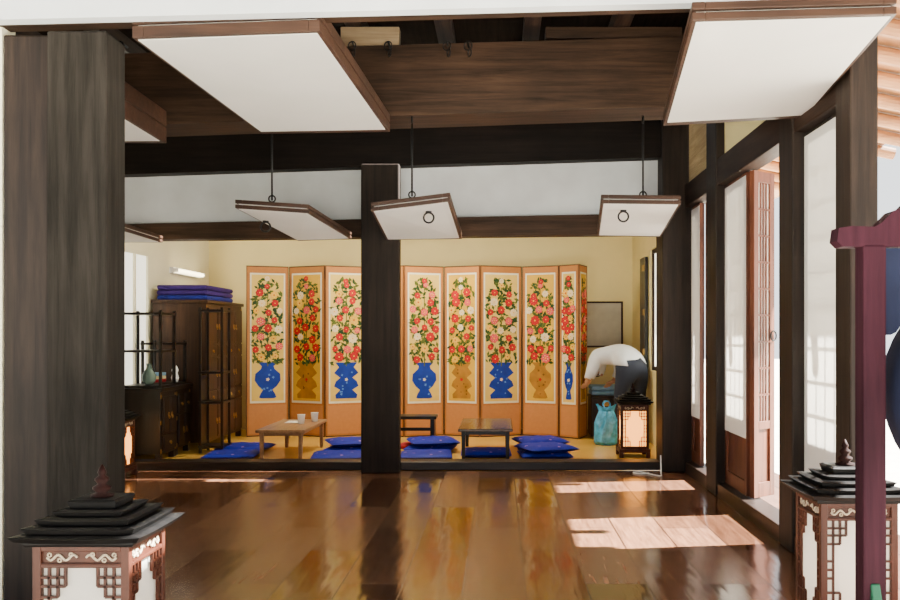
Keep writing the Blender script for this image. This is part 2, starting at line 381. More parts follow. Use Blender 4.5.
lifted(8, P(235, 208, 5.45), P(309, 213, 5.45), P(352, 239, 7.12), P(298, 241, 7.12), .06, 'lifted papered door hanging from an iron hook', (.12, .3), 2)
lifted(9, P(371, 211, 5.45), P(450, 201, 5.45), P(462, 239, 7.12), P(386, 240, 7.12), .06, 'bright lifted papered door with iron ring', (.7, .15), 2)
lifted(10, P(601, 203, 5.45), P(681, 204, 5.45), P(661, 237, 7.12), P(597, 236, 7.12), .06, 'bright lifted papered door near the corner post', (.3, .15), 2)
lifted(11, (-2.7, 4.3, 2.25), (-1.97, 4.3, 2.25), (-2.0, 5.4, 2.25), (-2.75, 5.4, 2.25), .2, 'stacked lifted papered doors behind the front post', None, 2)
lifted(12, (-3.2, 5.5, 1.80), (-2.50, 5.5, 1.80), (-2.66, 7.1, 1.83), (-3.25, 7.1, 1.83), .06, 'lifted papered door by the side wall', None, 2)

def hook(x, y, z0, z1, lab='thin black iron hook rod holding a lifted door'):
    b = MB()
    b.cyl((0, 0, 0), (0, 0, z1-z0), .006, n=8)
    b.torus((0, 0, z1-z0-.02), .022, .005, (1, 0, 0))
    b.torus((0, 0, .01), .02, .005, (0, 1, 0))
    b.make('hanging_hook', M['iron'], loc=(x, y, z0), smooth=True, label=lab, category='hook', group='iron hooks for lifted doors')
for px, yy in ((272, 1.925), (412, 1.95), (643, 1.95)):
    hook((px-500)/900*5.52, 5.52, yy, 2.44)
for px in (352, 388, 447, 468, 120):
    d = 5.4
    b = MB(); b.cyl((0, .11, 0), (0, 0, 0), .006, n=8); b.torus((0, 0, -.025), .026, .004, (.4, 1, 0)); b.torus((.010, 0, -.066), .022, .004, (1, .5, 0))
    b.make('iron_ring', M['iron'], loc=((px-500)/900*d, d, 2.86), smooth=True, label='pair of black iron rings pinned to the big beam', category='ring', group='iron rings on the beam')
for i in range(9):
    x = -3.1+i*.55
    b = MB(); b.box(-.05, .05, 3.6, 7.15, 0, .1)
    b.make('ceiling_joist', M['beamy'], loc=(x, 0, 3.0), label='dark wooden joist under the hall ceiling', category='joist', group='joists under the hall ceiling')
b = MB()
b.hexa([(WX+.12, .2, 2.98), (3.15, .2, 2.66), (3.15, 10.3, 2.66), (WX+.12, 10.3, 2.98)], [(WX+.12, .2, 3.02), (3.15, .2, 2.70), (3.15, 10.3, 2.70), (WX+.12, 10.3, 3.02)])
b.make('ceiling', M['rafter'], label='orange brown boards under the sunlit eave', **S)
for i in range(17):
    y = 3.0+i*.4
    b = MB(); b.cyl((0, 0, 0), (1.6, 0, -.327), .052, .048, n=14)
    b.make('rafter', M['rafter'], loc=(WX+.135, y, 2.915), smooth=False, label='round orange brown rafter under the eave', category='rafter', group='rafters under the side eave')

# ------------------------------------------------------------ room windows
e = empty('window_1', (-3.3, 7.75, .62), kind='structure', label='white paper window on the side wall of the inner room')
b = MB(); b.box(0, .03, 0, .04, 0, 1.25); b.box(0, .03, .61, .65, 0, 1.25); b.box(0, .03, .04, .61, 0, .04); b.box(0, .03, .04, .61, 1.21, 1.25); b.box(0, .03, .31, .34, .04, 1.21)
b.make('frame', M['lightcream'], e)
b = MB(); b.box(.002, .01, .04, .61, .04, 1.21); b.make('paper_panel', M['paperlit'], e)
e = empty('window_2', (WX+.02, 8.15, .75), kind='structure', label='bright paper window with open wooden shutter')
b = MB(); b.box(0, .05, 0, .04, 0, 1.2); b.box(0, .05, .81, .85, 0, 1.2); b.box(0, .05, .04, .81, 0, .04); b.box(0, .05, .04, .81, 1.16, 1.2)
b.make('frame', M['beamy'], e)
b = MB(); b.box(.02, .026, .04, .81, .04, 1.16); b.make('paper_panel', M['paperlit'], e)
b = MB(); b.box(-.06, -.03, .92, 1.24, -.02, 1.14); b.make('shutter', M['black'], e)
for z in (.15, .55, 1.0):
    b = MB(); b.box(-.072, -.06, .94, 1.04, z, z+.06); b.make('hinge', M['brass'], e, label='brass hinge plate')
e = empty('wall_lamp', (-3.3, 9.4, 1.75), label='fluorescent tube lamp glowing warm on the wall', category='lamp')
b = MB(); b.box(0, .04, -.42, .42, -.03, .03); b.make('housing', M['cup'], e)
b = MB(); b.cyl((.06, -.4, 0), (.06, .4, 0), .018); b.make('tube', M['tube'], e, smooth=True)
for a_, c_ in ((-.42, -.40), (.40, .42)):
    b = MB(); b.box(.04, .085, a_, c_, -.02, .02); b.make('socket', M['cup'], e)
e = empty('fill_lamp', (-.9, 8.6, 2.5), label='added unseen fill lamp on the inner room ceiling', category='lamp')  # lamp added out of view above the lintel to brighten the inner room
b = MB(); b.box(-.5, .5, -.25, .25, -.05, 0); b.make('housing', M['cup'], e)
b = MB(); b.box(-.47, .47, -.22, .22, -.07, -.05); b.make('fill_panel', plain('fill_diffuser', (.9, .88, .8), .5, emit=(1, .9, .68), es=3.5), e)

# ------------------------------------------------------------ folding screen
folds = [(246, 9.45), (289, 9.62), (325, 9.42), (367, 9.62), (404, 9.42), (444, 9.60), (480, 9.42), (522, 9.60), (559, 9.42), (579, 9.25), (587, 9.55)]
fp = [Vector(((px-500)/900*d, d, 0)) for px, d in folds]
scr = empty('folding_screen', (-.9, 9.5, .03), label='ten panel folding screen painted with flower bouquets in vases', category='screen')
SH = 1.80
def blob(mb, cx, cy, r, n, z, mi, T, sc=.0, ph=0, sy=1.0):
    pts = []
    for k in range(n*2):
        a = ph+math.pi*k/n; rr = r*(1-sc*(k % 2)); pts.append(T(cx+rr*math.cos(a), cy+sy*rr*math.sin(a), z))
    mb.face(pts, mi)
PM = [M[k] for k in ('cwhite', 'bgcream', 'bgyellow', 'red', 'pink', 'pwhite', 'pyel', 'green', 'green2', 'blue', 'bluel', 'gold', 'goldd')]
for i in range(10):
    A, B = fp[i]-Vector((-.9, 9.5, 0)), fp[i+1]-Vector((-.9, 9.5, 0))
    ux = (B-A); w = ux.length; ux.normalize(); nn = Vector((ux.y, -ux.x, 0))
    if nn.y > 0: nn = -nn
    T = lambda u, v, z, A=A, ux=ux, nn=nn: A+ux*u+Vector((0, 0, v))+nn*z
    b = MB()
    def pb(u0, u1, v0, v1, z0, z1, mi):
        b.hexa([T(u0, v0, z0), T(u1, v0, z0), T(u1, v0, z1), T(u0, v0, z1)], [T(u0, v1, z0), T(u1, v1, z0), T(u1, v1, z1), T(u0, v1, z1)], mi)
    g = .004
    pb(g, w-g, 0, SH, -.02, 0, 0)
    pb(g, g+.008, 0, SH, 0, .003, 2); pb(w-g-.008, w-g, 0, SH, 0, .003, 2); pb(g+.008, w-g-.008, SH-.01, SH, 0, .003, 2); pb(g+.008, w-g-.008, 0, .012, 0, .003, 2)
    pb(.03, w-.03, .03, .33, 0, .0015, 1)
    pan = b.make('panel', [M['tan'], M['lowtan'], M['edge']], scr)
    b = MB()
    pb2 = lambda u0, u1, v0, v1, z, mi: b.face([T(u0, v0, z), T(u1, v0, z), T(u1, v1, z), T(u0, v1, z)], mi)
    m = .040
    pb2(m, w-m, .35, SH-.075, .0025, 0)
    pb2(m+.016, w-m-.016, .372, SH-.093, .0035, 1 if i % 2 == 0 else 2)
    cx = w/2; hw = w/2-m-.022
    isb = i % 2 == 0
    c1, c2 = (9, 10) if isb else (11, 12)
    prof = [(.50, .40), (.70, .41), (.58, .45), (.38, .49), (.75, .53), (1.05, .59), (1.0, .66), (.55, .71), (.48, .74), (.8, .78)]
    if i % 4 in (1, 2): prof = [(.85, .40), (.9, .44), (.50, .49), (1.0, .53), (.85, .58), (.5, .62), (1.0, .67), (.6, .73), (.9, .78)]
    for k in range(len(prof)-1):
        (ra, va), (rb, vb) = prof[k], prof[k+1]
        b.face([T(cx-ra*hw*.8, va, .005), T(cx+ra*hw*.8, va, .005), T(cx+rb*hw*.8, vb, .005), T(cx-rb*hw*.8, vb, .005)], c1)
    rnd = random.Random(i*13+5)
    for k in range(8):
        blob(b, cx+rnd.uniform(-.4, .4)*hw, rnd.uniform(.44, .72), rnd.uniform(.010, .017), 4, .006, c2, T, .45, rnd.random())
    blob(b, cx, .60, .020, 5, .0065, 5 if isb else 3, T, .35)
    for k in range(250):
        v = rnd.uniform(.76, 1.66); lim = hw*(.98 if v < 1.5 else .98-(v-1.5)*3.2)
        u = cx+rnd.uniform(-1, 1)*lim; a = rnd.uniform(0, 6.28); L = rnd.uniform(.022, .036)
        ca, sa = math.cos(a), math.sin(a); z = .006+k*.00001
        b.face([T(u+ca*L, v+sa*L, z), T(u-sa*L*.45, v+ca*L*.45, z), T(u-ca*L, v-sa*L, z), T(u+sa*L*.45, v-ca*L*.45, z)], 7 if rnd.random() < .6 else 8)
    b.face([T(cx-.006, .74, .0055), T(cx+.006, .74, .0055), T(cx+.004, 1.6, .0055), T(cx-.004, 1.6, .0055)], 8)
    cols = [3, 6, 3, 5, 3, 4] if i % 2 == 0 else [3, 5, 3, 4, 3, 6]
    rows = [(.83, 2), (.93, 3), (1.035, 2), (1.13, 3), (1.23, 2), (1.325, 3), (1.42, 2), (1.50, 2), (1.585, 1), (1.65, 1)]
    q = i
    for v, n in rows:
        for j in range(n):
            u = cx+((j-(n-1)/2)*hw*(.76 if n == 3 else .9))+rnd.uniform(-.012, .012); vv = v+rnd.uniform(-.02, .02)
            r = rnd.uniform(.034, .048) if v < 1.52 else .030
            if n == 2 and rnd.random() < .4: r *= 1.2
            c = cols[(q+rnd.randint(0, 1)) % 6]; q += 1
            c2_ = {3: 4, 5: 6, 6: 5, 4: 5}[c]; z = .0090+.0001*q
            blob(b, u, vv, r, 8, z, c, T, .22, rnd.random())
            blob(b, u, vv, r*.58, 6, z+.0008, c2_, T, .35, rnd.random())
            blob(b, u, vv, r*.52, 6, z+.0016, c, T, .25, rnd.random())
            blob(b, u, vv, r*.18, 4, z+.0024, 6 if c != 6 else 3, T, .1)
    b.make('painting', PM, pan, label='flower bouquet in a %s vase on golden silk' % ('blue' if isb else 'golden'))

# ------------------------------------------------------------ tables, cushions
def table(loc, w, l, h, top, legm, label):
    e = empty('low_table', loc, label=label, category='table')
    b = MB(); b.box(-w/2, w/2, 0, l, h-.025, h); b.make('tabletop', top, e, bevel=.006)
    b = MB(); b.box(-w/2+.05, w/2-.05, .05, .065, h-.055, h-.025); b.box(-w/2+.05, w/2-.05, l-.065, l-.05, h-.055, h-.025); b.box(-w/2+.05, -w/2+.065, .065, l-.065, h-.055, h-.025); b.box(w/2-.065, w/2-.05, .065, l-.065, h-.055, h-.025)
    b.make('apron', legm, e)
    for sx in (-1, 1):
        for y in (.05, l-.05):
            b = MB(); x = sx*(w/2-.045)
            b.hexa([(x-.014, y-.014, 0), (x+.014, y-.014, 0), (x+.014, y+.014, 0), (x-.014, y+.014, 0)], [(x-.018, y-.018, h-.025), (x+.018, y-.018, h-.025), (x+.018, y+.018, h-.025), (x-.018, y+.018, h-.025)])
            b.make('leg', legm, e, bevel=.003)
    return e
table((-1.865, 7.62, .03), .42, 1.0, .265, M['tabletop'], M['tabletop'], 'low light brown wooden table holding paper cups')
table((-.125, 7.70, .03), .47, 1.0, .265, M['tabledark'], M['black'], 'low dark glossy wooden table between blue cushions')
e = empty('low_bench', (-.85, 8.75, .03), label='small dark wooden bench before the folding screen', category='bench')
b = MB(); b.box(-.24, .24, -.13, .13, .26, .29); b.make('seat', M['black'], e, bevel=.006)
for sx in (-1, 1):
    b = MB(); b.box(sx*.2-.02, sx*.2+.02, -.11, .11, 0, .26); b.make('leg', M['black'], e, bevel=.004)
b = MB(); b.box(-.18, .18, -.015, .015, .14, .17); b.make('stretcher', M['black'], e)
def cushion_mesh():
    R_ = .22
    bm = bmesh.new(); bmesh.ops.create_grid(bm, x_segments=14, y_segments=14, size=R_)
    me = bpy.data.meshes.new('floor_cushion')
    n = len(bm.verts); vs = [v.co.copy() for v in bm.verts]; fs = [[v.index for v in f.verts] for f in bm.faces]; bm.free()
    V = []
    for s in (1, -1):
        for c in vs:
            a = max(0, 1-(abs(c.x)/R_)**4)*max(0, 1-(abs(c.y)/R_)**4)
            wv = .005*math.sin(c.x*50)*math.cos(c.y*42)
            V.append((c.x, c.y, .030+s*(.004+.025*a**.5)+(wv*a if s > 0 else 0)))
    F = [f for f in fs]+[[i+n for i in reversed(f)] for f in fs]
    me.from_pydata(V, [], F); me.materials.append(M['cushion'])
    for p in me.polygons: p.use_smooth = True
    return me
cm = cushion_mesh()
cush = [(-2.33, 7.82, .031, .1), (-2.36, 8.35, .031, -.1), (-1.40, 7.78, .031, .12), (-1.36, 8.29, .031, -.1), (-.64, 7.82, .031, .08), (-.64, 8.34, .031, -.1), (.39, 7.86, .031, .10), (.39, 8.38, .031, -.05), (-.125, 7.98, .031, .03), (-1.36, 8.27, .092, .35), (-.62, 8.32, .092, .25), (.37, 8.36, .092, .3), (.40, 7.84, .092, .4)]
for x, y, z, r in cush:
    o = bpy.data.objects.new('floor_cushion', cm); COL.objects.link(o); o.location = (x, y, z); o.rotation_euler = (0, 0, r)
    o['label'] = 'flat royal blue floor cushion with small flower pattern' if z < .05 else 'blue flowered floor cushion lying on another cushion'; o['category'] = 'cushion'; o['group'] = 'blue floor cushions around the tables'
for x, y in ((-1.80, 8.15), (-1.72, 8.35)):
    b = MB(); b.lathe([(.028, 0), (.034, .08), (.037, .085), (.033, .083), (.026, .008)], n=20)
    b.make('paper_cup', M['cup'], loc=(x, y, .296), smooth=True, label='white paper cup on the low table', category='cup', group='paper cups on the low table')
b = MB(); b.box(-.07, .07, -.1, .1, 0, .003); b.make('paper_sheet', M['cup'], loc=(-1.90, 8.32, .296), label='white paper sheet on the low table', category='paper')
b = MB(); b.lathe([(.07, 0), (.085, .015), (.075, .04), (.03, .055)], n=16); b.make('red_bundle', M['redcloth'], loc=(-.88, 8.52, .031), smooth=True, label='small folded red cloth bundle on the floor', category='cloth')

# ------------------------------------------------------------ cabinets
def cabinet(name, loc, dx, dy, h, tiers, wd, label):
    e = empty(name, loc, label=label, category='cabinet')
    b = MB()
    b.box(-dx, 0, 0, dy, .06, h-.03)
    b.box(-dx-.01, .02, -.02, dy+.02, h-.03, h)
    for y in (0, dy-.05):
        for x in (-dx, -.05): b.box(x, x+.05, y, y+.05, 0, .06)
    b.make('body', wd, e, bevel=.003)
    z = .09; H_ = h-.15
    for kind, frac, n in tiers:
        zz = z+H_*frac-.015; wN = (dy-.04)/n
        for i in range(n):
            y0 = .02+i*wN+.006; y1 = .02+(i+1)*wN-.006
            b = MB(); b.box(.0005, .014, y0, y1, z, zz); b.box(.014, .018, y0+.02, y1-.02, z+.015, zz-.015)
            d = b.make('door' if kind == 'd' else 'drawer', wd, e, bevel=.002)
            yc = (y0+y1)/2; zc = (z+zz)/2
            b = MB()
            if kind == 'd':
                yh = y1-.03 if i % 2 == 0 else y0+.03
                b.lathe([(.022, 0), (.022, .003)], (0, 0, 0), 12); b.v = [(.018+v[2], yh+v[0], zc+v[1]) for v in b.v]
                b.torus((.025, yh, zc-.02), .014, .003, (1, 0, 0))
            else:
                b.box(.018, .021, yc-.02, yc+.02, zc-.009, zc+.009); b.torus((.026, yc, zc-.008), .011, .003, (1, 0, 0))
            b.make('handle' if kind == 'd' else 'knob', M['brass'], d, label='brass fitting')
        z += H_*frac
    for y in (.0, dy-.03):
        for z in (.07, h*.5, h-.09):
            b = MB(); b.box(.0, .004, y, y+.025, z, z+.035); b.make('corner_fitting', M['brass'], e, label='brass corner plate')
    return e
cabinet('tall_chest', (-2.75, 8.42, .03), .50, 1.15, 1.40, [('d', .27, 4), ('w', .1, 4), ('d', .25, 4), ('w', .1, 4), ('d', .28, 4)], M['chest'], 'tall carved brown wooden chest with brass fittings')
cabinet('low_cabinet', (-2.88, 8.0, .03), .38, .36, .62, [('d', .6, 2), ('w', .4, 2)], M['black'], 'low dark wooden cabinet with doors and drawers')
cabinet('low_cabinet', (-2.86, 7.58, .03), .40, .36, .62, [('w', .3, 1), ('d', .7, 2)], M['black'], 'low black lacquered cabinet near the threshold')
def etagere(loc, dx, dy, h, zs, label):
    e = empty('display_shelf', loc, label=label, category='shelf')
    for x in (0, dx-.022):
        for y in (0, dy-.022):
            b = MB(); b.box(x, x+.022, y, y+.022, 0, h); b.make('post', M['black'], e)
    for z in zs:
        b = MB(); b.box(-.004, dx+.004, -.004, dy+.004, z, z+.02); b.make('shelf', M['black'], e)
    return e
etagere((-3.20, 7.60, .652), .34, .34, .66, (.0, .30, .62), 'black open display shelf standing on the low cabinet')
etagere((-3.20, 8.02, .652), .30, .30, .40, (.0, .36), 'small black open shelf on the dark cabinet')
e = etagere((-2.72, 8.12, .03), .22, .24, 1.32, (.05, .45, .72, 1.28), 'tall black open display shelf beside the chest')
b = MB(); b.box(.0, .012, .022, .218, .07, .70); b.make('side_panel', M['black'], e)
b = MB(); b.lathe([(.03, 0), (.055, .03), (.06, .08), (.03, .13), (.018, .16), (.028, .18)], n=20); b.make('ceramic_vase', M['ceramic'], loc=(-3.03, 7.77, .673), smooth=True, label='small celadon vase on the black shelf', category='vase')
b = MB(); b.lathe([(.025, 0), (.035, .04), (.022, .08), (.03, .11), (.015, .15)], n=20); b.make('ceramic_vase', M['cup'], loc=(-2.95, 8.17, .673), smooth=True, label='small pale figurine shaped vase on the dark cabinet shelf', category='vase')
for i in range(3):
    b = MB(); b.box(-.05, .05, -.08, .08, 0, .028); b.make('book', [M['redcloth'], M['cream'], M['grayblue']][i], loc=(-3.11, 8.17, .673+i*.029), bevel=.003, label='small %s clothbound book in a stack' % ['red', 'yellow', 'blue'][i], category='book', group='books stacked on the small shelf')
for i in range(3):
    b = MB(); b.box(-.24, .24, -.42, .42, 0, .045)
    b.make('folded_blanket', M['purple'] if i != 0 else M['bedblue'], loc=(-3.0, 8.9, 1.431+i*.048), bevel=.018, label='folded %s blanket stacked on the tall chest' % ('purple' if i else 'blue'), category='blanket', group='folded blankets on the chest')
e = empty('framed_board', (1.17, 10.2, 1.22), label='thin wooden framed gray board hanging on the back wall', category='board')
b = MB(); b.box(-.22, -.20, -.03, 0, -.26, .26); b.box(.20, .22, -.03, 0, -.26, .26); b.box(-.20, .20, -.03, 0, -.26, -.24); b.box(-.20, .20, -.03, 0, .24, .26); b.make('frame', M['frame'], e)
b = MB(); b.box(-.20, .20, -.015, 0, -.24, .24); b.make('panel', M['board'], e)

# ------------------------------------------------------------ lanterns
def lantern(loc, lit, label, s=1.0, rot=0):
    e = empty('standing_lantern', loc, rot, label=label, category='lantern'); e.scale = (s, s, s)
    hb = .135
    b = MB(); b.box(-.15, .15, -.15, .15, .05, .085)
    for x in (-1, 1):
        for y in (-1, 1): b.box(x*.13-.02, x*.13+.02, y*.13-.02, y*.13+.02, 0, .05)
    b.make('base', M['lanternwood'], e, bevel=.004)
    b = MB()
    for x in (-1, 1):
        for y in (-1, 1): b.box(x*(hb-.012)-.012, x*(hb-.012)+.012, y*(hb-.012)-.012, y*(hb-.012)+.012, .085, .515)
    g = hb-.024
    for z0, z1 in ((.085, .11), (.498, .515), (.452, .462)):
        for sgn in (-1, 1):
            a, c = sorted((sgn*hb, sgn*(hb-.016)))
            b.box(-g, g, a, c, z0, z1); b.box(a, c, -g, g, z0, z1)
    b.make('frame', M['lanternwood'], e, bevel=.002)
    b = MB(); q = hb-.018; b.box(-q, q, -q, q, .1, .5); b.make('paper_shade', M['lampon'] if lit else M['lampoff'], e, label='glowing paper shade' if lit else 'white paper shade')
    b = MB(); t = .0035
    def bar(u0, u1, z0, z1):
        for sgn in (-1, 1):
            a, c = sorted((sgn*(hb-.002), sgn*(hb-.012)))
            b.box(u0, u1, a, c, z0, z1); b.box(a, c, u0, u1, z0, z1)
    def hb_(z, u0, u1): bar(u0, u1, z-t, z+t)
    def vb_(u, z0, z1): bar(u-t, u+t, z0, z1)
    for k in (-1, 1):
        vb_(k*.09, .11, .452); vb_(k*.066, .37, .452); vb_(k*.066, .11, .2)
        vb_(k*.045, .40, .452); vb_(k*.045, .11, .16)
        for z in (.425, .40, .37, .2, .16): hb_(z, min(k*.111, k*(.045 if z > .39 or z < .17 else .066)), max(k*.111, k*.045 if z > .39 or z < .17 else k*.066))
        for z in (.28, .31, .25): hb_(z, min(k*.111, k*.09), max(k*.111, k*.09))
    bar(-.111, .111, .462, .464)
    b.make('lattice', M['lanternwood'], e)
    b = MB()
    for sgn in (-1, 1):
        a, c = sorted((sgn*(hb-.013), sgn*(hb-.010)))
        b.box(-g, g, a, c, .462, .498); b.box(a, c, -g, g, .462, .498)
    for sgn in (-1, 1):
        for k in (-1, 1):
            pr = None
            for j in range(15):
                u = .012+.085*j/14; z = .480+.008*math.sin(j*.9)
                cur = (k*u, z)
                if pr:
                    b.cyl((pr[0], sgn*(hb-.007), pr[1]), (cur[0], sgn*(hb-.007), cur[1]), .0035, n=5, mi=1)
                    b.cyl((sgn*(hb-.007), pr[0], pr[1]), (sgn*(hb-.007), cur[0], cur[1]), .0035, n=5, mi=1)
                pr = cur
            for u, z in ((.03, .488), (.062, .472), (.09, .487)):
                b.torus((k*u, sgn*(hb-.007), z), .005, .0025, (0, 1, 0), 8, 4, mi=1); b.torus((sgn*(hb-.007), k*u, z), .005, .0025, (1, 0, 0), 8, 4, mi=1)
    b.make('carved_strip', [M['lanternwood'], M['palecarve']], e, label='strip with pale carved vine scroll')
    b = MB()
    def tier(h0, h1, h2, z0, z1, z2, lift):
        rings = []
        N = 6
        for hh, z, lf in ((h0, z0, lift*.9), (h1, z1, lift), (h2, z2, lift*.2)):
            ring = []
            for sd in range(4):
                for k in range(N):
                    u = -1+2*k/N
                    x, y = [(u, -1), (1, u), (-u, 1), (-1, -u)][sd]
                    ring.append((x*hh*(1+.02*abs(u)**3), y*hh*(1+.02*abs(u)**3), z+lf*abs(u)**3))
            rings.append(ring)
        i = len(b.v); n = 4*N
        for r in rings: b.v += r
        for j in range(2):
            for k in range(n): b.f.append([i+j*n+k, i+j*n+(k+1) % n, i+(j+1)*n+(k+1) % n, i+(j+1)*n+k]); b.m.append(0)
        b.f.append([i+k for k in reversed(range(n))]); b.m.append(0); b.f.append([i+2*n+k for k in range(n)]); b.m.append(0)
    tier(.145, .15, .15, .513, .52, .527, 0)
    tier(.165, .178, .16, .525, .540, .546, .006)
    tier(.145, .155, .14, .545, .560, .566, .006)
    tier(.120, .130, .115, .565, .580, .586, .005)
    tier(.090, .098, .085, .585, .598, .603, .004)
    tier(.062, .068, .060, .602, .622, .628, .002)
    b.make('roof', M['lanternroof'], e, label='black tiered pagoda style roof')
    b = MB(); b.lathe([(.03, .624), (.034, .634), (.016, .64), (.026, .65), (.026, .656), (.012, .665), (.02, .675), (.02, .681), (.009, .69), (.013, .698), (.010, .706), (.002, .722)], n=16)
    b.make('finial', M['finial'], e, smooth=True, label='turned dark red finial')
    return e
lantern((-1.165, 2.635, 0), False, 'dark wooden pagoda roof lantern beside the large front post')
lantern((1.253, 3.27, 0), False, 'dark wooden pagoda roof lantern beside the drum stand')
lantern((1.175, 7.96, .03), True, 'glowing pagoda roof lantern near the bending person', .9)
lantern((-3.0, 7.0, 0), True, 'glowing lantern partly hidden behind the front post', .85)

# ------------------------------------------------------------ drum stand
st = empty('drum_stand', (.996, 2.42, 0), label='purplish red painted wooden drum stand with scroll arms', category='drum stand')
def post_part(x):
    b = MB(); b.box(x-.031, x+.031, -.031, .031, .06, 1.34); b.make('post', M['standred'], st, bevel=.006)
    b = MB(); b.box(x-.04, x+.04, -.22, .22, 0, .06); b.hexa([(x-.02, -.16, .06), (x+.02, -.16, .06), (x+.02, .16, .06), (x-.02, .16, .06)], [(x-.012, -.035, .44), (x+.012, -.035, .44), (x+.012, .035, .44), (x-.012, .035, .44)])
    b.make('foot', M['standgreen'], st, bevel=.004, label='green painted foot brace')
post_part(0); post_part(.78)
prof = [(-.085, 1.335), (-.10, 1.35), (-.095, 1.385), (-.06, 1.39), (0, 1.388), (.02, 1.40), (.05, 1.43), (.08, 1.44), (.11, 1.47), (.39, 1.50), (.67, 1.47), (.70, 1.44), (.73, 1.43), (.76, 1.40), (.78, 1.388), (.84, 1.39), (.875, 1.385), (.88, 1.35), (.865, 1.335)]
b = MB()
n = len(prof)
for y in (-.028, .028): b.v += [(x, y, z) for x, z in prof]
b.f.append(list(range(n))); b.m.append(0); b.f.append([n+k for k in reversed(range(n))]); b.m.append(0)
for k in range(n): b.f.append([k, (k+1) % n, n+(k+1) % n, n+k]); b.m.append(0)
b.make('top_rail', M['standred'], st)
b = MB(); b.box(.031, .749, -.015, .015, .30, .35); b.make('lower_rail', M['standred'], st)
dr = empty('hanging_drum', (.996+.39, 2.42, .95), label='round barrel drum with dark skin hung in the stand', category='drum')
b = MB(); b.lathe([(.29, -.17), (.325, -.08), (.335, 0), (.325, .08), (.29, .17)], n=40, axis='Y'); b.make('drum_body', M['drumblue'], dr, smooth=True)
for sy in (-1, 1):
    b = MB(); b.lathe([(.285, sy*.171), (.285, sy*.178)], n=40, axis='Y'); b.make('drum_skin', M['hide'], dr)
    b = MB()
    for k in range(36):
        a = 2*math.pi*k/36; p = Vector((.27*math.cos(a), sy*.182, .27*math.sin(a))); b.lathe([(.009, -.004), (.007, .003), (.002, .006)], p, 8)
    b.make('stud_ring', M['cup'], dr, label='ring of pale studs')
b = MB()
for x in (-.16, .16): b.cyl((x, 0, .28), (x*.6, 0, .40), .008, n=8)
b.make('rope', M['redcloth'], dr)
b = MB(); nx, nz = 20, 6
for s_ in (-.005, .005):
    for jz in range(nz+1):
        for ix in range(nx+1):
            x = .036+.20*ix/nx; dx_ = .39-x
            zb = max(1.10, .95+math.sqrt(max(0, .36**2-min(dx_, .36)**2)))
            z = 1.333+(zb-1.333)*jz/nz
            b.v.append((x, .010*math.sin(ix*1.1)*(jz/nz)+s_, z))
off = (nx+1)*(nz+1)
for jz in range(nz):
    for ix in range(nx):
        a = jz*(nx+1)+ix; b.f.append([a, a+1, a+nx+2, a+nx+1]); b.m.append(0); b.f.append([off+a+nx+1, off+a+nx+2, off+a+1, off+a]); b.m.append(0)
b.make('drum_cloth', M['drumblue'], loc=(.996, 2.42, 0), smooth=True, label='dark blue cloth hanging from the stand above the drum', category='cloth')

# ------------------------------------------------------------ bedding chest and bag
e = empty('storage_chest', (1.12, 9.66, .03), label='low storage chest below the bending person', category='chest')
b = MB(); b.box(-.16, .16, -.18, .18, 0, .40); b.make('body', M['chest'], e, bevel=.008)
b = MB(); b.box(-.165, .165, -.185, .185, .40, .43); b.make('lid', M['chest'], e, bevel=.006)
b = MB(); b.box(-.03, .03, -.19, -.18, .32, .38); b.make('latch', M['brass'], e)
for i in range(2):
    b = MB(); b.box(-.155, .155, -.17, .17, 0, .05); b.make('folded_quilt', M['grayblue'], loc=(1.12, 9.66, .462+i*.052), bevel=.02, label='folded gray blue quilt on the storage chest', category='quilt', group='folded quilts on the storage chest')
e = empty('plastic_bag', (1.04, 8.78, .031), label='shiny turquoise blue plastic bag standing on the room floor', category='bag')
b = MB()
rb = random.Random(3)
N = 22; prof = [(.095, 0), (.122, .025), (.13, .08), (.125, .15), (.115, .22), (.095, .28), (.075, .33), (.085, .36), (.10, .38)]
for j, (r, z) in enumerate(prof):
    for k in range(N):
        a = 2*math.pi*k/N; rr = r*(1+rb.uniform(-.09, .09)+.06*math.sin(3*a+j*.8)); sq = .62 if j > 5 else .75
        b.v.append((rr*math.cos(a), rr*sq*math.sin(a), z+(rb.uniform(-.010, .010) if j else 0)+(.02*math.cos(2*a) if j > 6 else 0)))
for j in range(len(prof)-1):
    for k in range(N): b.f.append([j*N+k, j*N+(k+1) % N, (j+1)*N+(k+1) % N, (j+1)*N+k]); b.m.append(0)
b.f.append(list(range(N))); b.m.append(0)
b.make('bag_body', M['teal'], e, smooth=False)
for s_ in (-1, 1):
    b = MB(); b.torus((0, s_*.035, .39), .035, .005, (.2*s_, 1, 0), 14, 5); b.make('handle', M['teal'], e, smooth=True)
pts = [Vector(p) for p in ((1.18, 7.13, .006), (1.10, 7.1, .006), (1.06, 7.16, .006), (1.12, 7.19, .006), (1.2, 7.05, .006), (1.25, 7.0, .006), (1.27, 7.1, .02), (1.28, 7.17, .16))]
b = MB()
def cr(p0, p1, p2, p3, t): return .5*((2*p1)+(p2-p0)*t+(2*p0-5*p1+4*p2-p3)*t*t+(3*p1-p0-3*p2+p3)*t**3)
path = []
for k in range(len(pts)-1):
    a0 = pts[max(0, k-1)]; a3 = pts[min(len(pts)-1, k+2)]
    for j in range(6): path.append(cr(a0, pts[k], pts[k+1], a3, j/6))
for k in range(len(path)-1): b.cyl(path[k], path[k+1], .005, n=6)
b.make('power_cable', M['cable'], label='white power cable lying on the plank floor by the post', category='cable')

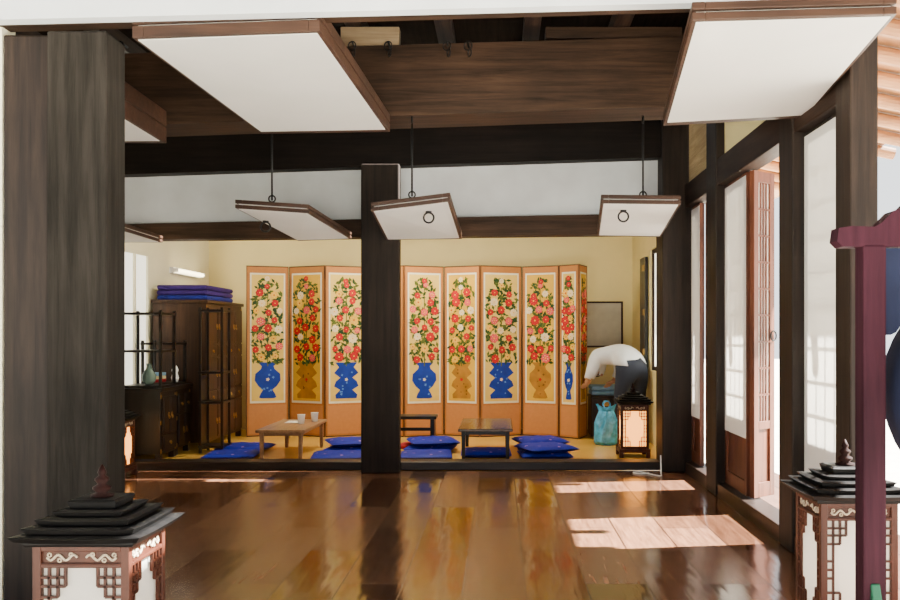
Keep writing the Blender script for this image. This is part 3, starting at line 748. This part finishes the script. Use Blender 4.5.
# ------------------------------------------------------------ person
def skinned(verts, edges, radii, root=0, sub=2):
    me = bpy.data.meshes.new('tmp'); me.from_pydata([tuple(v) for v in verts], edges, [])
    o = bpy.data.objects.new('tmp', me); COL.objects.link(o)
    sm = o.modifiers.new('skin', 'SKIN'); sm.use_smooth_shade = True
    for i, r in enumerate(radii):
        sv = me.skin_vertices[0].data[i]; sv.radius = r if isinstance(r, tuple) else (r, r); sv.use_root = (i == root)
    ss = o.modifiers.new('sub', 'SUBSURF'); ss.levels = sub; ss.render_levels = sub
    dg = bpy.context.evaluated_depsgraph_get(); dg.update()
    ev = o.evaluated_get(dg); res = bpy.data.meshes.new_from_object(ev, depsgraph=dg)
    bpy.data.objects.remove(o); return res
pl = Vector((1.32, 8.93, .03))
V = []; E = []; R = []
def add(p, r, par=None):
    V.append(Vector(p)); R.append(r); i = len(V)-1
    if par is not None: E.append((par, i))
    return i
D = Vector((-.60, .80, .0)).normalized(); Sd = Vector((-D.y, D.x, 0))
def L(f, s, z): return D*f+Sd*s+Vector((0, 0, z))
pel = add(L(0, 0, .79), .118)
sp1 = add(L(.15, 0, .88), .112, pel); sp2 = add(L(.31, 0, .90), .125, sp1); nk0 = add(L(.41, 0, .86), .08, sp2); nk1 = add(L(.47, 0, .80), .05, nk0)
hd = add(L(.52, 0, .73), .080, nk1); hd2 = add(L(.55, 0, .65), .076, hd)
hands = []
for s in (1, -1):
    hip = add(L(0, s*.09, .73), .098, pel); kn = add(L(.05, s*.12, .43), .062, hip); an = add(L(-.02, s*.12, .09), .042, kn); toe = add(L(.12, s*.13, .035), .034, an)
    sh = add(L(.37, s*.15, .84), .058, sp2); el = add(L(.38, s*.20, .70), .045, sh)
    wr = add(L(.45, s*.19, .60), .027, el); pm = add(L(.49, s*.18, .575), .03, wr)
    hands.append((V[wr].copy(), V[pm].copy(), s))
body = skinned(V, E, R, 0, 2)
bm = bmesh.new(); bm.from_mesh(body)
for w_, p, s in hands:
    dirv = (p-w_).normalized(); side = Sd*s
    for k, (off, ln) in enumerate(((-.027, .062), (-.009, .07), (.009, .066), (.025, .052))):
        a = p+side*off*.9; c1_ = a+dirv*.03+side*off*.3; c2_ = c1_+dirv*ln*.5+Vector((0, 0, -.006)); c3_ = c2_+(dirv+Vector((0, 0, -.6))).normalized()*ln*.4
        fm = skinned([a, c1_, c2_, c3_], [(0, 1), (1, 2), (2, 3)], [.0095, .0095, .0085, .007], 0, 1); bm.from_mesh(fm)
    t0 = w_+dirv*.02-side*.02; t1 = t0+dirv*.02-side*.03; t2 = t1+dirv*.03-side*.008
    fm = skinned([t0, t1, t2], [(0, 1), (1, 2)], [.011, .010, .008], 0, 1); bm.from_mesh(fm)
hv = (V[hd2]-V[hd]).normalized()
face_dir = (hv.cross(Sd)).normalized()
if face_dir.dot(-D) < 0: face_dir = -face_dir
hc = (V[hd]+V[hd2])/2
def ball(c, r, sc=(1, 1, 1)):
    g = bmesh.ops.create_uvsphere(bm, u_segments=10, v_segments=8, radius=r)
    for v in g['verts']: v.co = Vector((v.co.x*sc[0], v.co.y*sc[1], v.co.z*sc[2]))+c
ball(hc+face_dir*.086, .016)
for s in (1, -1): ball(hc+Sd*s*.080, .02, (.8, .8, 1.2))
me = bpy.data.meshes.new('body'); bm.to_mesh(me)
person = empty('person', pl, label='person in white shirt and dark jeans bending over a chest', category='person')
for p in me.polygons: p.use_smooth = True
me.materials.append(M['skin'])
bo = bpy.data.objects.new('body', me); COL.objects.link(bo); bo.parent = person
bm.free()
for s in (1, -1):
    b = MB(); c_ = hc+face_dir*.074+Sd*s*.032; b.lathe([(.002, -.008), (.009, -.003), (.009, .003), (.002, .008)], c_, 8); b.make('eye', M['hair'], person, smooth=True)
b = MB(); c_ = hc+face_dir*.076-hv*.04; b.torus(c_, .012, .004, face_dir, 10, 4); b.make('mouth', M['redcloth'], person, smooth=True)
def cloth(name, test, off, mat, lab):
    b2 = bmesh.new(); b2.from_mesh(body)
    b2.normal_update()
    dl = [f for f in b2.faces if not test(f.calc_center_median())]
    nrm = {v.index: v.normal.copy() for v in b2.verts}
    for v in b2.verts: v.co += nrm[v.index]*off
    bmesh.ops.delete(b2, geom=dl, context='FACES')
    m2 = bpy.data.meshes.new(name); b2.to_mesh(m2); b2.free()
    for p in m2.polygons: p.use_smooth = True
    m2.materials.append(mat)
    o = bpy.data.objects.new(name, m2); COL.objects.link(o); o.parent = person; o['label'] = lab
    s = o.modifiers.new('thick', 'SOLIDIFY'); s.thickness = .006; s.offset = 1
def fw(c): return c.dot(D)
cloth('shirt', lambda c: (fw(c) > -.04 and c.z > .635 and fw(c) < .47 and not (fw(c) < .12 and c.z < .76)), .014, M['shirt'], 'loose white long sleeved shirt')
cloth('trousers', lambda c: (fw(c) <= .16 and c.z > .10 and (fw(c) < -.02 or c.z < .78)), .008, M['jeans'], 'dark blue jeans')
cloth('sock', lambda c: (fw(c) <= .2 and c.z <= .12), .004, M['shoe'], 'gray socks')
cloth('hair', lambda c: (fw(c) > .48 and (c-hc).dot(face_dir) < .03 and c.z < .81 and abs(c.dot(Sd)) < .12), .010, M['hair'], 'short black hair')

# ------------------------------------------------------------ light
w = bpy.data.worlds.new('world'); scene.world = w; w.use_nodes = True
nt = w.node_tree; bg = nt.nodes['Background']
bg.inputs['Color'].default_value = (.93, .97, 1, 1); bg.inputs['Strength'].default_value = 2.3
sun = bpy.data.lights.new('sun', 'SUN'); sun.energy = 120; sun.angle = .01; sun.color = (1, .97, .90)
so = bpy.data.objects.new('sun', sun); COL.objects.link(so)
so.rotation_euler = Vector((-.72, -.10, -.70)).to_track_quat('-Z', 'Y').to_euler(); so.location = (6, 5, 6)
def area(name, loc, rot, sx, sy, e, col):
    l = bpy.data.lights.new(name, 'AREA'); l.shape = 'RECTANGLE'; l.size = sx; l.size_y = sy; l.energy = e; l.color = col
    o = bpy.data.objects.new(name, l); COL.objects.link(o); o.location = loc; o.rotation_euler = rot
area('room_fill_light', (-.9, 8.6, 2.42), (0, 0, 0), .9, .4, 58, (1, .89, .66))  # fill light of the inner room, goes with the added lamp
area('tube_light', (-3.2, 9.4, 1.75), (0, -math.pi/2, 0), .1, .8, 8, (1, .9, .68))

cam = bpy.data.cameras.new('camera'); cam.sensor_width = 36; cam.lens = 36; cam.shift_x = -50/900; cam.shift_y = 35/900; cam.clip_start = .05; cam.clip_end = 300
co = bpy.data.objects.new('camera', cam); COL.objects.link(co); co.location = (0, 0, CH); co.rotation_euler = (math.pi/2, 0, 0)
scene.camera = co
